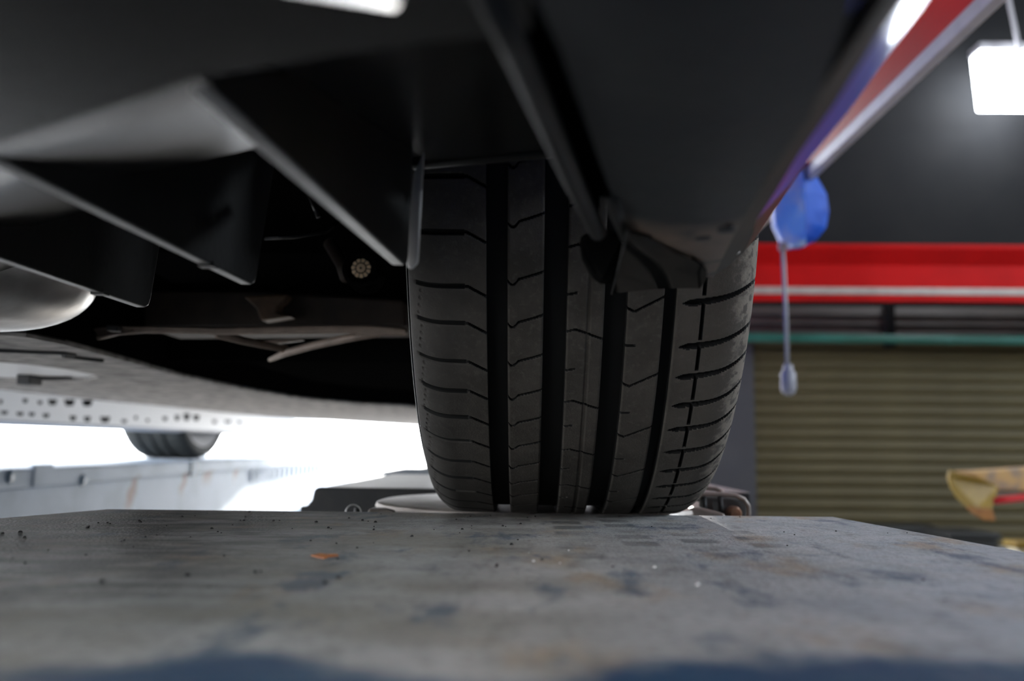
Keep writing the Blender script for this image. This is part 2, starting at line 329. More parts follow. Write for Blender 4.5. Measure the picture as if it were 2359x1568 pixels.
# ------------------------------------------------------------------ lamps
def ceil_lamp(x, y, label, ln=1.5):
    t = thing('ceiling_lamp', label, 'lamp', (x, y, 3.2), 'ceiling tube lamps')
    MB().box(x-.12, x+.12, y-ln/2, y+ln/2, 3.24, 3.32).build('housing', M_grey, t, bevel=.01)
    MB().box(x-.10, x+.10, y-ln/2+.03, y+ln/2-.03, 3.20, 3.24).build('diffuser', M_diff, t)
    for s in (-1, 1): MB().tube([(x, y+s*ln*.3, 3.32), (x, y+s*ln*.3, 3.6)], .008, 6).build('hanger', M_grey, t)
for (x, y, l) in ((2.3, -.9, 'tube lamp hung from the ceiling beside the car bonnet, nearest the camera'), (2.3, -3.4, 'tube lamp hung from the ceiling by the front wall'), (4.2, 2.9, 'tube lamp hung from the ceiling near the roller shutter')):
    ceil_lamp(x, y, l)
# floodlights on the side wall, aimed across the bay (outside the frame)
M_side_f = mat('side_floodlight_diffuser', (0.9, 0.9, 0.9), 0.4, emit=(0.80, 0.90, 1.0, SIDE))
for yy, lb in ((-2.0, 'white floodlight on the side wall behind the camera'), (.3, 'white floodlight on the side wall level with the car bumper'), (2.4, 'white floodlight on the side wall level with the cord reel')):
    t = thing('floodlight', lb, 'lamp', (5.8, yy, 2.5), 'side wall floodlights')
    MB().box(5.80, 5.86, yy-.25, yy+.25, 2.35, 2.72).build('diffuser', M_side_f, t, bevel=.01)
    MB().box(5.86, 5.93, yy-.27, yy+.27, 2.33, 2.74).build('housing', M_grey, t, bevel=.01)
    MB().box(5.93, 6.0, yy-.04, yy+.04, 2.5, 2.58).build('bracket', M_grey, t)
# floodlight near the wall
Y = 5.16; a = Pd(2259, 114, Y); c = Pd(2274, 240, Y); xr = a[0]+.40
t = thing('floodlight', 'glaring white floodlight box fixed high on the dark wall above the red beam', 'lamp', (a[0]+.2, Y, c[2]))
MB().slab([(c[0], Y, c[2]), (xr, Y, c[2]), (xr, Y, a[2]), (a[0], Y, a[2])], (0, .13, 0)).build('diffuser', M_flood, t, bevel=.012)
MB().box(a[0]-.004, xr, Y-.002, Y+.14, a[2]+.001, a[2]+.05).build('housing', M_grey, t, bevel=.006)
MB().box(a[0]+.15, a[0]+.2, Y+.14, YB, a[2]+.005, a[2]+.045).build('bracket', M_grey, t)
p = [Pd(2318, -40, 5.05), Pd(2326, 10, 5.06), Pd(2337, 60, 5.07), Pd(2347, 110, 5.08), Pd(2360, 175, 5.09), Pd(2375, 240, 5.10)]
p = [(p[0][0]-.1, 5.05, 3.6)]+[tuple(q) for q in p]
tag(MB().tube(p, .013, 8).build('power_cable', M_grey, smooth=40), 'grey cable hanging down in front of the white floodlight', 'cable')

# ------------------------------------------------------------------ blue reel with cord, hanging from the beam
Yr = 2.75; ctr = Pd(1841, 483, Yr); zt = H+.835
t = thing('cord_reel', 'scuffed blue reel hanging from the red beam with a grey pull cord', 'reel', (ctr[0], Yr, ctr[2]))
# faceted shell: outline from the front, a vertical ridge in the middle
out = [(-.035, .118), (.012, .125), (.052, .098), (.078, .045), (.084, -.01), (.074, -.062), (.045, -.100), (.012, -.118), (-.028, -.122), (-.058, -.100), (-.080, -.05), (-.084, .0), (-.070, .06)]
def ring(k, d): return [(ctr[0]+px*1.06*k-.002*(1-k), Yr+d, ctr[2]+pz*(.86+.14*k)) for px, pz in out]
b = MB(); n = len(out)
fr = [ring(1, 0), ring(.97, -.022), ring(.6, -.038), ring(.3, -.050), ring(.0, -.062)]
for r1, r2 in zip(fr[:-1], fr[1:]):
    for i in range(n):
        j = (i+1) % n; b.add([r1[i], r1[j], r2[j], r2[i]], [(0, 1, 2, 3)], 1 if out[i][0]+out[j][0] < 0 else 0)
b.rows([ring(1, 0), ring(.9, .035), ring(.55, .05)], True); b.f += [tuple(range(len(b.v)-n, len(b.v)))]; b.mi += [0]
b.build('shell', [M_reel_shade, M_reel_lit], t, smooth=14)
b = MB().box(ctr[0]-.03, ctr[0]+.03, Yr-.035, Yr+.035, ctr[2]+.10, ctr[2]+.150); b.box(ctr[0]-.02, ctr[0]+.02, Yr-.022, Yr+.022, ctr[2]+.14, zt+.01)
b.build('bracket', M_chipd, t, bevel=.012)
a = Pd(1803, 572, Yr); c = Pd(1814, 850, Yr)
MB().tube([tuple(a), tuple((a+c)/2+np.array([.002, 0, 0])), tuple(c)], .0065, 8).build('cord', M_cable, t, smooth=True)
pr = [(.001, .052), (.012, .050), (.015, .042), (.016, .030), (.0225, .022), (.0235, -.026), (.019, -.038), (.010, -.045), (.001, -.046)]
MB().lathe(pr, 18, 'z', (c[0]+.002, Yr, c[2]-.035)).build('pull_handle', M_grip, t, smooth=True)
MB().lathe([(.001, .012), (.014, .010), (.014, -.010), (.001, -.012)], 12, 'z', (a[0], Yr, a[2]+.004)).build('cord_guide', M_chipd, t, smooth=40)

# ------------------------------------------------------------------ yellow lift arm on the right
Ya = 3.4
def P(px, py, d=0): return Pd(px, py, Ya+d)
t = thing('vehicle_lift', 'yellow steel lift arm with curved end plate and red hose before the shutter', 'lift', tuple(P(2260, 1200)))
lp = [(2188, 1082), (2212, 1090), (2232, 1095), (2262, 1102), (2287, 1112), (2300, 1120), (2296, 1140), (2290, 1160), (2285, 1172), (2250, 1168), (2226, 1166), (2206, 1146), (2192, 1124), (2184, 1100)]
b = MB(); pts = [P(px, py, -.05*((px-2184)/116.)*(1-(px-2184)/116.)*4*.6) for px, py in lp]; b.slab(pts, (0.004, .02, 0)); b.build('end_plate', M_yel, t, bevel=.003)
lp2 = [(2226, 1166), (2250, 1168), (2285, 1172), (2291, 1186), (2294, 1200), (2270, 1198), (2244, 1184)]
MB().slab([P(px, py, -.03) for px, py in lp2], (0.003, .02, 0)).build('plate_tip', M_yelb, t, bevel=.003)
q0 = P(2230, 1086, .03); q1 = P(2760, 1052, .03); q2 = P(2760, 1145, .03); q3 = P(2300, 1128, .03)
MB().slab([q0, q1, q2, q3], (0, .12, 0)).build('arm_beam', M_tanp, t, bevel=.006)
MB().slab([P(2290, 1132, .04), P(2760, 1150, .04), P(2760, 1165, .04), P(2290, 1152, .04)], (0, .1, 0)).build('lower_rail', M_arm, t, bevel=.004)
MB().tube([P(2286, 1153, 0), P(2320, 1150, 0), P(2370, 1144, 0), P(2760, 1100, 0)], .0135, 10).build('hose', M_hose, t, smooth=True)
a = P(2755, 1100)
MB().box(a[0]-.02, a[0]+.20, Ya-.1, Ya+.2, FZ, 2.2).build('post', M_yel, t, bevel=.01)
MB().box(a[0]-.12, a[0]+.3, Ya-.2, Ya+.3, FZ, FZ+.02).build('base_plate', M_yel, t, bevel=.004)
# low things on the floor by the shutter
def crate(px0, px1, py, Y, label, m, lid, dp=.3):
    a = Pd(px0, py, Y); c = Pd(px1, py, Y); h = a[2]
    t = thing('storage_box', label, 'box', ((a[0]+c[0])/2, Y, FZ))
    MB().box(a[0], c[0], Y, Y+dp, FZ, h-.03).build('body', m, t, bevel=.01)
    MB().box(a[0]-.01, c[0]+.01, Y-.01, Y+dp+.01, h-.03, h).build('lid', lid, t, bevel=.008)
crate(2038, 2172, 1213, 4.9, 'low black box on the floor at the foot of the shutter', M_crate, M_crate)
crate(2190, 2300, 1226, 4.4, 'black box beside the cream tin, close to the shutter', M_crate, M_crate)
crate(2345, 2450, 1247, 3.9, 'cream box with yellow lid at the lower right behind the platform', M_crem, M_yel, .1)

# ------------------------------------------------------------------ lift: near runway, turntable, far runway
t = thing('lift_runway', 'dusty blue-grey steel runway plate filling the foreground under the front wheel', 'lift runway', (-.06, .2, -.1))
deck = [(-.4035, .866), (-.4455, .735), (-.4455, -.7), (.322, -.7), (.322, .60), (.2965, .8755)]
MB().slab([(px, py, 0.0) for px, py in deck], (0, 0, -.012)).build('deck_plate', M_deck, t, bevel=.0015)
b = MB()
for xx in (-.42, .285): b.box(xx-.02, xx+.02, -.7, .70, -.16, -.0125)
b.box(-.39, .26, .60, .64, -.16, -.0125); b.build('side_channel', M_rim_blue, t, bevel=.004)
# recessed tray below the turntable and the deck that carries on behind it
MB().box(-.39, .33, .70, 1.60, -.10, -.072).build('recess_tray', M_black_steel, t, bevel=.004)
e0 = Pd(722, 1122, 1.33); e1 = Pd(716, 1152, 1.33); e2 = Pd(692, 1166, 1.33); e3 = Pd(690, 1182, 1.33); xr = .33
fr = [e0+np.array([.006, 0, .000]), e0+np.array([0.001, 0, -.004]), e1+np.array([.001, 0, 0]), e1+(e2-e1)*.45+np.array([0, 0, -.005]), e2, e3, np.array([xr, 1.33, e3[2]]), np.array([xr, 1.33, e0[2]-.001])]
MB().slab(fr, (0, .02, 0)).build('step_face', M_black_steel, t, bevel=.002)
zt2 = e0[2]
MB().slab([(e0[0]+.012, 1.335, zt2), (xr, 1.335, zt2), (xr, 6.2, zt2), (-.30, 6.2, zt2), (-.30, 1.75, zt2)], (0, 0, -.008)).build('tail_deck', mat('polished_tail_steel', (0.45, 0.41, 0.38), .32, .25, col2=(.34, .31, .285), scale=10), t, bevel=.002)
MB().box(-.28, .30, 1.36, 6.2, -.16, zt2-.009).build('tail_beam', M_black_steel, t)
a = Pd(861, 1094, 2.0)
MB().slab([(a[0], 2.0, zt2+.001), (a[0]+.008, 2.0, a[2]), (.30, 2.0, a[2]), (.30, 2.0, zt2+.001)], (0, .5, 0)).build('slip_plate', M_rim_blue, t, bevel=.003)
for yy in (-.4, .45, 3.4, 5.6):
    MB().box(-.3, .2, yy-.06, yy+.06, FZ+.002, -.16).build('support_leg', M_black_steel, t)
# turntable
tc = (.0185, 1.083)
t = thing('turntable', 'round worn steel turntable disc under the tyre', 'turntable', (tc[0], tc[1], -.07))
MB().lathe([(.001, 0), (.190, 0), (.1955, -.002), (.197, -.006), (.194, -.011), (.001, -.011)], 96, 'z', (tc[0], tc[1], 0)).build('disc', M_disc, t, smooth=35)
MB().lathe([(.001, -.0115), (.175, -.0115), (.175, -.05), (.001, -.05)], 64, 'z', (tc[0], tc[1], 0)).build('bearing_ring', M_black_steel, t, smooth=35)
MB().box(tc[0]-.25, tc[0]+.25, tc[1]-.20, tc[1]+.20, -.071, -.0505).build('base_plate', M_pale_steel, t, bevel=.003)
# small pin ring on the left
a = Pd(814, 1180, 1.0); rr = .0085
b = MB(); rows = []
for k in range(25):
    an = math.pi*2*k/24; rows.append((a[0]+rr*math.cos(an), 1.0, a[2]+rr*math.sin(an)))
b.tube(rows, .0007, 8, cap=False); b.build('pin_ring', M_alloy, t, smooth=True)
MB().tube([(a[0]+.003, 1.004, -.055), (a[0]+.003, 1.004, a[2]+.0045)], .003, 10).build('lock_pin', M_black_steel, t, smooth=40)
# lip of the base plate, pale, seen left and right of the disc
lw = [Pd(850, 1171, .94), Pd(880, 1171, .94), Pd(905, 1178, .93), Pd(905, 1190, .93), Pd(842, 1190, .93)]
MB().slab(lw, (0, .02, 0)).build('corner_lug', M_pale_steel, t, bevel=.002)
# bridge handle on the right: flat bar with a rounded end, posts and a bolt
Yh = 1.0
def Q(px, py, d=0): return Pd(px, py, Yh+d)
t2 = t
b = MB()
pthU = [(1600, 1146), (1625, 1138), (1660, 1138), (1695, 1141), (1714, 1150), (1724, 1165), (1725, 1182), (1722, 1198)]
b.tube([Q(*p) for p in pthU], .0026, 8); b.build('handle_bar', M_pale_steel, t2, smooth=True)
b = MB(); b.tube([Q(1600, 1127, .03), Q(1628, 1124, .03), Q(1650, 1126, .03), Q(1664, 1134, .02)], .0026, 8); b.build('handle_rod', M_pale_steel, t2, smooth=True)
MB().slab([Q(1612, 1142, .006), Q(1712, 1148, .006), Q(1722, 1165, .006), Q(1720, 1192, .006), Q(1612, 1192, .006)], (0, .006, 0)).build('bracket_plate', mat('dull_grey_plate', (0.10, 0.097, 0.095), .6), t2, bevel=.002)
for px in (1622, 1659): MB().tube([Q(px, 1143, -.001), Q(px+3, 1190, -.001)], .0028, 8).build('spacer_post', M_black_steel, t2, smooth=True)
b = MB().lathe([(.0005, -.006), (.0055, -.006), (.0075, -.002), (.0085, .004), (.0085, .012)], 16, 'y', tuple(Q(1693, 1183, -.008))); b.build('bolt', M_copper, t2, smooth=40)
MB().slab([Q(1540, 1184, -.03), Q(1600, 1168, -.03), Q(1620, 1170, -.03), Q(1672, 1184, -.03), Q(1672, 1196, -.03), Q(1540, 1196, -.03)], (0, .03, 0)).build('corner_lug', M_pale_steel, t2, bevel=.003)

# far runway (other side of the lift)
xi = -1.19
t = thing('lift_runway', 'pale blue lift runway with rust streaks, far left under the rear wheel', 'lift runway', (-1.5, 3, -.3))
MB().box(-1.72, xi, .3, 6.2, -.045, 0).build('deck_plate', M_runway, t, bevel=.006)
MB().box(-1.70, xi-.012, .3, 6.2, -.28, -.0455).build('side_beam', M_runway, t, bevel=.004)
MB().box(xi-.01, xi+.004, 2.15, 2.24, -.045, .008).build('stop_block', M_runway, t, bevel=.004)
a = Pd(408, 1085, 3.2)
MB().box(xi-.004, xi+.004, a[1]-.03, a[1]+.03, -.052, .002).build('joint_bar', M_rim_blue, t)
for k in range(16):
    yy = 3.9+k*.09; MB().box(xi-.012, xi-.002, yy, yy+.035, -.10, -.052).build('rack_tooth', M_runway, t)
for px, py in ((22, 1098), (190, 1106)):
    a = Pd(px, py, 2.15); YY = xi/(a[0])*2.15; q = Pd(px, py, YY); MB().lathe([(.0005, .006), (.014, .005), (.018, 0)], 12, 'x', (xi-.001, q[1], q[2])).build('bolt', M_rim_blue, t, smooth=True)
for yy in (.5, 5.9): MB().box(-1.6, -1.3, yy-.08, yy+.08, FZ+.002, -.28).build('support_leg', M_rim_blue, t)

# ------------------------------------------------------------------ the car
car = thing('car', 'dark blue car standing on the lift, seen from below its front bumper', 'car', (-.69, 2.3, 0))
TC = np.array([.041, .95, .3325]); R = .340
# ---- tyre: carcass with groove floors, five tread ribs
def drop(d):
    d = np.abs(d); rr = .034
    e = np.clip(d-.100, 0, rr*.999)
    return .25*np.minimum(d, .1)**2*1.0+(rr-np.sqrt(rr*rr-e*e))
th_d = np.concatenate([np.arange(-100, 16, .13), np.arange(16, 260, 3.0)]); thr = np.radians(th_d)
GD = .0075
def ring_pts(s, r, floor):
    """s: (m,) lateral, r: (n,m) radii -> (n,m,3) with a flattened contact patch"""
    y = TC[1]-r*np.cos(thr)[:, None]; z = TC[2]+r*np.sin(thr)[:, None]
    fl = np.broadcast_to(floor, z.shape); z = np.maximum(z, fl)
    x = np.broadcast_to(s[None, :], z.shape); return np.stack([x, y, z], -1)
def grid_mesh(name, P, mats, parent, midx=None, wrap=True):
    n, m, _ = P.shape
    i = np.arange(n if wrap else n-1); j = np.arange(m-1); I, J = np.meshgrid(i, j, indexing='ij'); I2 = (I+1) % n
    f = np.stack([I*m+J, I2*m+J, I2*m+J+1, I*m+J+1], -1).reshape(-1, 4)
    me = bpy.data.meshes.new(name); me.vertices.add(n*m); me.vertices.foreach_set('co', P.reshape(-1).astype(np.float32))
    me.loops.add(f.size); me.loops.foreach_set('vertex_index', f.reshape(-1).astype(np.int32))
    me.polygons.add(len(f)); me.polygons.foreach_set('loop_start', (np.arange(len(f))*4).astype(np.int32))
    try: me.polygons.foreach_set('loop_total', np.full(len(f), 4, np.int32))
    except Exception: pass
    for q in mats: me.materials.append(q)
    if midx is not None: me.polygons.foreach_set('material_index', midx(I, J).reshape(-1).astype(np.int32))
    me.update(calc_edges=True); me.polygons.foreach_set('use_smooth', np.ones(len(f), bool)); me.validate()
    o = bpy.data.objects.new(name, me); COL.objects.link(o)
    if parent: set_parent(o, parent)
    return o
s_c = np.concatenate([[-.115, -.125, -.131, -.1335, -.134, -.1335, -.132], np.linspace(-.128, .128, 80), [.132, .1335, .134, .1335, .131, .125, .115]])
r_side = {0: .245, 1: .252, 2: .268, 3: .284, 4: .296, 5: .306, 6: .3125}
rc = np.zeros(len(s_c))
for k in range(len(s_c)):
    kk = min(k, len(s_c)-1-k); rc[k] = r_side[kk] if kk in r_side else R-drop(s_c[k])-GD
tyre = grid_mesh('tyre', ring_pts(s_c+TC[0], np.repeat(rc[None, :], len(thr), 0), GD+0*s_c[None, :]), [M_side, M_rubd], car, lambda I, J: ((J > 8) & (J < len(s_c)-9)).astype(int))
def ext(l, a=6.3, b=4.9):
    l = list(l); up_ = [l[0]+a*k for k in (4, 3, 2, 1)]; dn = [l[-1]-b*k for k in range(1, 10)]; return up_+l+dn
RB = [(-.0905, -.0306), (-.0148, .0117), (.0294, .0569), (.0740, .1010), (.1100, .1725)]
T1 = ext([-12.95, -19.8, -26.6, -31.6, -37.2, -41.9, -46.6]); T2 = ext([-11.4, -18.6, -25.8, -31.5, -37.1, -42.6, -47.5])
T5 = ext([-8.5, -15.8, -22.6, -28.64, -34.69, -39.31, -44.1, -48.6])
T3 = ext([-21.5, -32.5, -43.45, -53.0], 11.5, 9.8); T3n = ext([-16.5, -27.5, -38.2, -47.9], 11.5, 9.8)
T4 = ext([-17.5, -29.2, -40.15, -49.4], 11.5, 9.8); T4n = ext([-23, -34.4, -45.2], 11.5, 9.8)
def cut(dist, w, D): return D*(1-ssm(w/2-.0004, w/2+.0004, np.abs(dist)))
for ri, (s0, s1) in enumerate(RB):
    ss = np.linspace(s0, s1, max(20, int((s1-s0)/.0006))); TH = th_d[:, None]; SS = ss[None, :]; dep = np.zeros((len(th_d), len(ss)))
    W_ = (s1-s0); q = (SS-s0)/W_
    def line(lst, f, w, D, msk=1.0):
        global dep
        for t0 in lst:
            tl = t0+f
            dd = np.radians(TH-tl)*R; dep = np.maximum(dep, cut(dd, w, D)*msk)
    if ri == 0:
        kq = (SS+.0905)/.0599
        f = np.where(SS < -.0445, .02*(SS+.0785)/.034, .02-1.3*np.clip((SS+.0445)/.0139, 0, 1))
        wid = np.where(SS < -.047, .0030, .0013)
        line(T1, f, wid, .0055, ssm(-.0875, -.079, SS))
        # wear dimples along the shoulder
        for t0 in T1:
            for k in range(4):
                dd = np.hypot(np.radians(TH-(t0-1.0-k*1.05))*R, SS+.0800+.0008*k); dep = np.maximum(dep, .0011*(1-ssm(.0008, .0017, dd)))
    if ri == 1:
        f = -.55*np.sin(np.clip(q, 0, .3)/.3*math.pi)+1.25*np.clip((q-.1)/.9, 0, 1)**1.2; line(T2, f, .00105, .005)
    if ri == 2:
        f = np.where(q < .25, .35*q/.25, .35-1.35*(q-.25)/.75); line(T3, f, .0009, .005, np.where(np.abs(q-.58) < .02, .4, 1))
        line(T3n, .9*q, .0011, .004, 1-ssm(.24, .30, q))
        dep = np.maximum(dep, .0008*(1-ssm(.0013, .0019, np.abs(SS-.0455)))*np.ones_like(dep))
    if ri == 3:
        f = np.where(q < .2, -.5*q/.2, -.5+2.0*(q-.2)/.8); line(T4, f, .0010, .005); line(T4n, 0*q, .0012, .004, 1-ssm(.24, .32, q))
    if ri == 4:
        f = 2.05*(SS-.1155)/.052-.45*np.sin(np.clip((SS-.1155)/.052, 0, 1)*math.pi)
        wid = .0042*ssm(.1145, .122, SS)*(1-.55*ssm(.122, .175, SS))+.0004
        line(T5, f, wid, .006, ssm(.1138, .1162, SS))
        dl = np.full_like(dep, 9.0)
        for t0 in T5: dl = np.minimum(dl, np.abs(TH-(t0+.62)))
        dep = np.maximum(dep, cut(SS-.1303, .0021, .0045)*ssm(.42, .55, dl))
    rad = R-drop(ss-TC[0])[None, :]-dep
    # chamfer the rib edges a touch, then side walls down to the groove floor
    rad = rad-.0009*(1-ssm(0, .0014, np.minimum(SS-s0, s1-SS)))*(0 if ri in (0,) else 1)
    lay = lambda v: v
    P_ = ring_pts(ss, rad, dep)
    dn = R-drop(ss-TC[0])-GD-.001
    cols = [np.stack([np.full(len(thr), e+o), *ring_pts(np.array([e+o]), np.repeat(np.array([[dn[k]]]), len(thr), 0), np.array([[GD-.001]]))[:, 0, 1:].T], -1)[:, None, :] for e, o, k in ((s0, -.0006 if ri else 0, 0), (s1, .0006 if ri < 4 else 0, -1))]
    P_ = np.concatenate([cols[0], P_, cols[1]], 1)
    dfull = np.pad(dep, ((0, 0), (1, 1)), constant_values=.01)
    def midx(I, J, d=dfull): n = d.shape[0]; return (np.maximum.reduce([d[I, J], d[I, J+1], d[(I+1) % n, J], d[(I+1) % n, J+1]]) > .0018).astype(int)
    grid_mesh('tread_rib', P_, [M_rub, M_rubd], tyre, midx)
# fine ribbed band and rim-protector ring on the inner sidewall
b = MB(); b.lathe([(.300, -.0938), (.302, -.0948), (.3045, -.0938)], 120, 'x', (0, TC[1], TC[2])); b.build('sidewall_ring', M_side, tyre, smooth=True)
rimp = [(.05, -.02), (.10, -.035), (.19, -.06), (.225, -.10), (.243, -.112), (.247, -.118), (.252, -.118), (.247, .118), (.243, .112), (.225, .09), (.20, .05), (.10, .06), (.05, .06)]
rim = MB().lathe(rimp, 60, 'x', tuple(TC)).build('wheel_rim', M_alloy, car, smooth=40)
MB().lathe([(.02, -.055), (.165, -.055), (.165, -.08), (.02, -.08)], 48, 'x', tuple(TC)).build('brake_disc', M_brown, rim, smooth=40)

# ---- rear wheels
def rear_wheel(cx, z0):
    c = (cx, 3.65, .3405+z0)
    pr = [(.29, -.112), (.30, -.122), (.315, -.123), (.329, -.115), (.338, -.098)]
    for k in range(4):
        s = -.098+k*.049; pr += [(.3395, s+.004), (.3395, s+.037), (.332, s+.039), (.332, s+.046)]
    pr = pr[:-2]+[(.338, .098), (.329, .115), (.315, .123), (.30, .122), (.29, .112)]
    ty = MB().lathe(pr, 72, 'x', c).build('tyre', mat('far_tyre_rubber', (0.03, .032, .030), .7, col2=(.05, .052, .048), scale=30), car, smooth=35)
    rm = MB().lathe([(.292, -.118), (.286, -.108), (.262, -.03), (.12, .0), (.05, -.01), (.05, .05), (.235, .05), (.262, .09), (.286, .108), (.292, .118)], 48, 'x', c).build('wheel_rim', M_white, ty, smooth=40)
    MB().lathe([(.03, .055), (.15, .055), (.15, .08), (.03, .08)], 40, 'x', c).build('brake_disc', M_sump, ty, smooth=40)
    return ty
rear_wheel(-1.44, .0); rear_wheel(.05, zt2)

# ---- fins and undertray
DIR = np.array([.123, 1.0])
FIN = [((-.065, .476), -.236, .2226, .16, .003), ((-.167, .538), -.236, .2385, .16, .018), ((-.273, .633), -.235, .232, .16, .012)]
for k, ((ex, ey), t0, zt_, zb_, lean) in enumerate(FIN):
    # outline in (t, z): bottom edge, rounded lower corner, end edge, top buried in the undertray
    rc_ = .007
    ol = [(t0, zb_-.028*t0+.0005), (-rc_, zb_+.028*rc_), (-rc_*.3, zb_+rc_*.3), (0, zb_+rc_), (lean, zt_), (lean+.004, zt_+.03), (-.05, zt_+.02), (t0*.8, .19)]
    lp = [(ex+DIR[0]*t, ey+t, z) for t, z in ol]
    fn = MB().slab(lp, (-.0075, 0, 0)).build('air_deflector_fin', [M_fin, M_fin_edge], car, bevel=.0012, smooth=30)
    for pl_ in fn.data.polygons:
        if pl_.normal.z < -.6: pl_.material_index = 1
    t1 = -.055; z1_ = zb_-.028*t1      # moulding nib on the lower edge
    if k: MB().box(ex+DIR[0]*t1-.0085, ex+DIR[0]*t1+.0005, ey+t1-.004, ey+t1+.004, z1_-.0006, z1_+.002).build('mould_nib', M_fin, fn)
    if k == 0:
        q = [Pd(936, 612, .482), Pd(946, 618, .482), Pd(962, 602, .482), Pd(976, 345, .482), Pd(952, 402, .482), Pd(944, 480, .482)]
        MB().slab(q, (0, .006, 0)).build('end_flange', mat('pale_flange', (0.42, 0.41, 0.40), .5), fn, bevel=.0012)  # flange coloured much paler than the black fin
b = MB()
lip = [(-1.30, 1.00), (-.62, .74), (-.45, .58), (-.298, .398), (-.196, .302), (-.094, .24)]
tr = [0, .012, .03, .06, .10, .16, .24, .30]
def rz(t, sl): return .1665+float(np.interp(t, [0, .012, .03, .06, .10, .16, .24, .30], [0, .0010, .0044, .0115, .0220, .048, .094, .118]))
b.rows([[(px+DIR[0]*t, py+t, rz(t, .43)) for t in tr] for px, py in lip])
lip2 = [(-.0945, .24), (-.045, .222), (-.002, .21)]
tr2 = [0, .004, .02, .06, .12, .20, .27, .29]
b.rows([[(px+DIR[0]*t+.08*max(0, (px+.09))*t, py+t, .1665 if t == 0 else .184+.18*t) for t in tr2] for px, py in lip2])
rear_e = [(px+DIR[0]*.29+.08*max(0, (px+.09))*.29, py+.29, .184+.18*.29) for px, py in lip2]
rear_e[0] = (rear_e[0][0]-.012, rear_e[0][1], rear_e[0][2]); MB().tube(rear_e, .004, 10).build('rolled_edge', M_fin, car, smooth=True)
# flat front part up to the lip, closed to the nose
fl = lip+[(-.045, .222), (.0, .21), (.0, .15), (.085, .15)]
b.rows([[(px, py, .1665) for px, py in fl], [(px, .085, .172) for px, py in fl]])
b.build('undertray', M_plast, car, smooth=35)
# inner wall at the right of the ramp and recess roof beside it
wl = [Pz(1120, -20, .1655), Pz(1180, 110, .1655), Pz(1255, 280, .1655), Pz(1322, 430, .1655), Pz(1378, 545, .166)]
b = MB(); b.rows([[tuple(p) for p in wl], [(p[0]+.004, p[1], p[2]+.09) for p in wl]]); b.build('inner_wall', M_liner, car)
MB().tube([tuple(p+np.array([0, 0, .002])) for p in wl], .0042, 10).build('seam_bead', M_fin, car, smooth=True)
w2 = [Pz(1408, 455, .166), Pz(1425, 500, .167), Pz(1442, 545, .168)]
MB().tube([tuple(p) for p in w2], .0034, 10).build('seam_bead', M_fin, car, smooth=True)
b = MB(); b.rows([[(p[0]-.0, p[1], .186) for p in wl], [(p[0]+.045, p[1], .186) for p in wl]]); b.build('recess_roof', M_liner, car)
# pale tab near the top of the frame
p_ = (Pz(928, 5, .160)-Pz(640, -43, .160)); p_ /= np.linalg.norm(p_); w_ = np.array([-p_[1], p_[0], 0]); w_ = w_+np.array([0, 0, .226]); A_ = Pz(928, 4, .160)
MB().slab([A_, A_-p_*.16, A_-p_*.16+w_*.0078, A_+w_*.0078], (0, 0, .003)).build('metal_strip', mat('polished_metal_strip', (0.80, 0.77, 0.73), .22, .9), car, bevel=.0006)

# ---- bumper corner underside
E1 = [(2130, -90), (1968, 0), (1926, 115), (1866, 268), (1756, 421), (1690, 545), (1642, 640)]
EL = [(1180, -90), (1235, 0), (1290, 115), (1345, 268), (1398, 421), (1440, 520), (1448, 560)]
rowsB = []
for (ax, ay), (bx, by) in zip(EL, E1):
    a = Pz(ax, ay, .166); c = Pz(bx, by, .164); rw = []
    for k in range(9):
        f = k/8; p = a+(c-a)*f; rw.append((p[0], p[1], p[2]-.004*math.sin(math.pi*f)))
    rowsB.append(rw)
b = MB(); b.rows(rowsB); b.rows([[(p[0], p[1], p[2]+.03) for p in (r_[0] for r_ in rowsB)], [r_[0] for r_ in rowsB]])
b.rows([[(p[0], p[1]+.004, p[2]+.05) for p in rowsB[-1]], rowsB[-1]])
bp = b.build('bumper_underside', M_lip, car, smooth=50)
for px, py in ((1618, 543), (1672, 525)):
    a = Pz(px, py, .1625); MB().lathe([(.0005, -.002), (.0035, -.0018), (.0045, .0)], 10, 'z', tuple(a)).build('push_rivet', M_bdark, bp, smooth=True)
# dark rubber end of the recess, then the glossy flap
MB().slab([Pd(1335, 540, .475), Pd(1343, 590, .475), Pd(1366, 634, .478), Pd(1385, 646, .48), Pd(1412, 650, .48), Pd(1445, 548, .475), Pd(1395, 520, .47)], (0, .012, 0)).build('rubber_stop', M_liner, car, bevel=.003)
rf = []
for f in (0, .2, .4, .6, .8, 1):
    za = .1598-.003*f; L_ = Pz(1446+(1410-1446)*f, 535+(677-535)*f, za); R_ = Pz(1560+(1612-1560)*f+40*math.sin(math.pi*f), 580+(664-580)*f, za); rf.append([L_+(R_-L_)*k/8+np.array([0, 0, .0012*math.sin(math.pi*k/8)]) for k in range(9)])
b = MB(); b.rows(rf); b.rows([[p+np.array([0, .001, .002]) for p in r_] for r_ in rf]); b.rows([rf[-1], [p+np.array([0, .001, .002]) for p in rf[-1]]]); b.build('splash_flap', M_flap, car, smooth=50)
MB().tube([Pz(1447, 530, .1598), Pz(1428, 600, .158), Pz(1409, 677, .1568)], .0005, 8).build('flap_edge', M_fin, car, smooth=True)
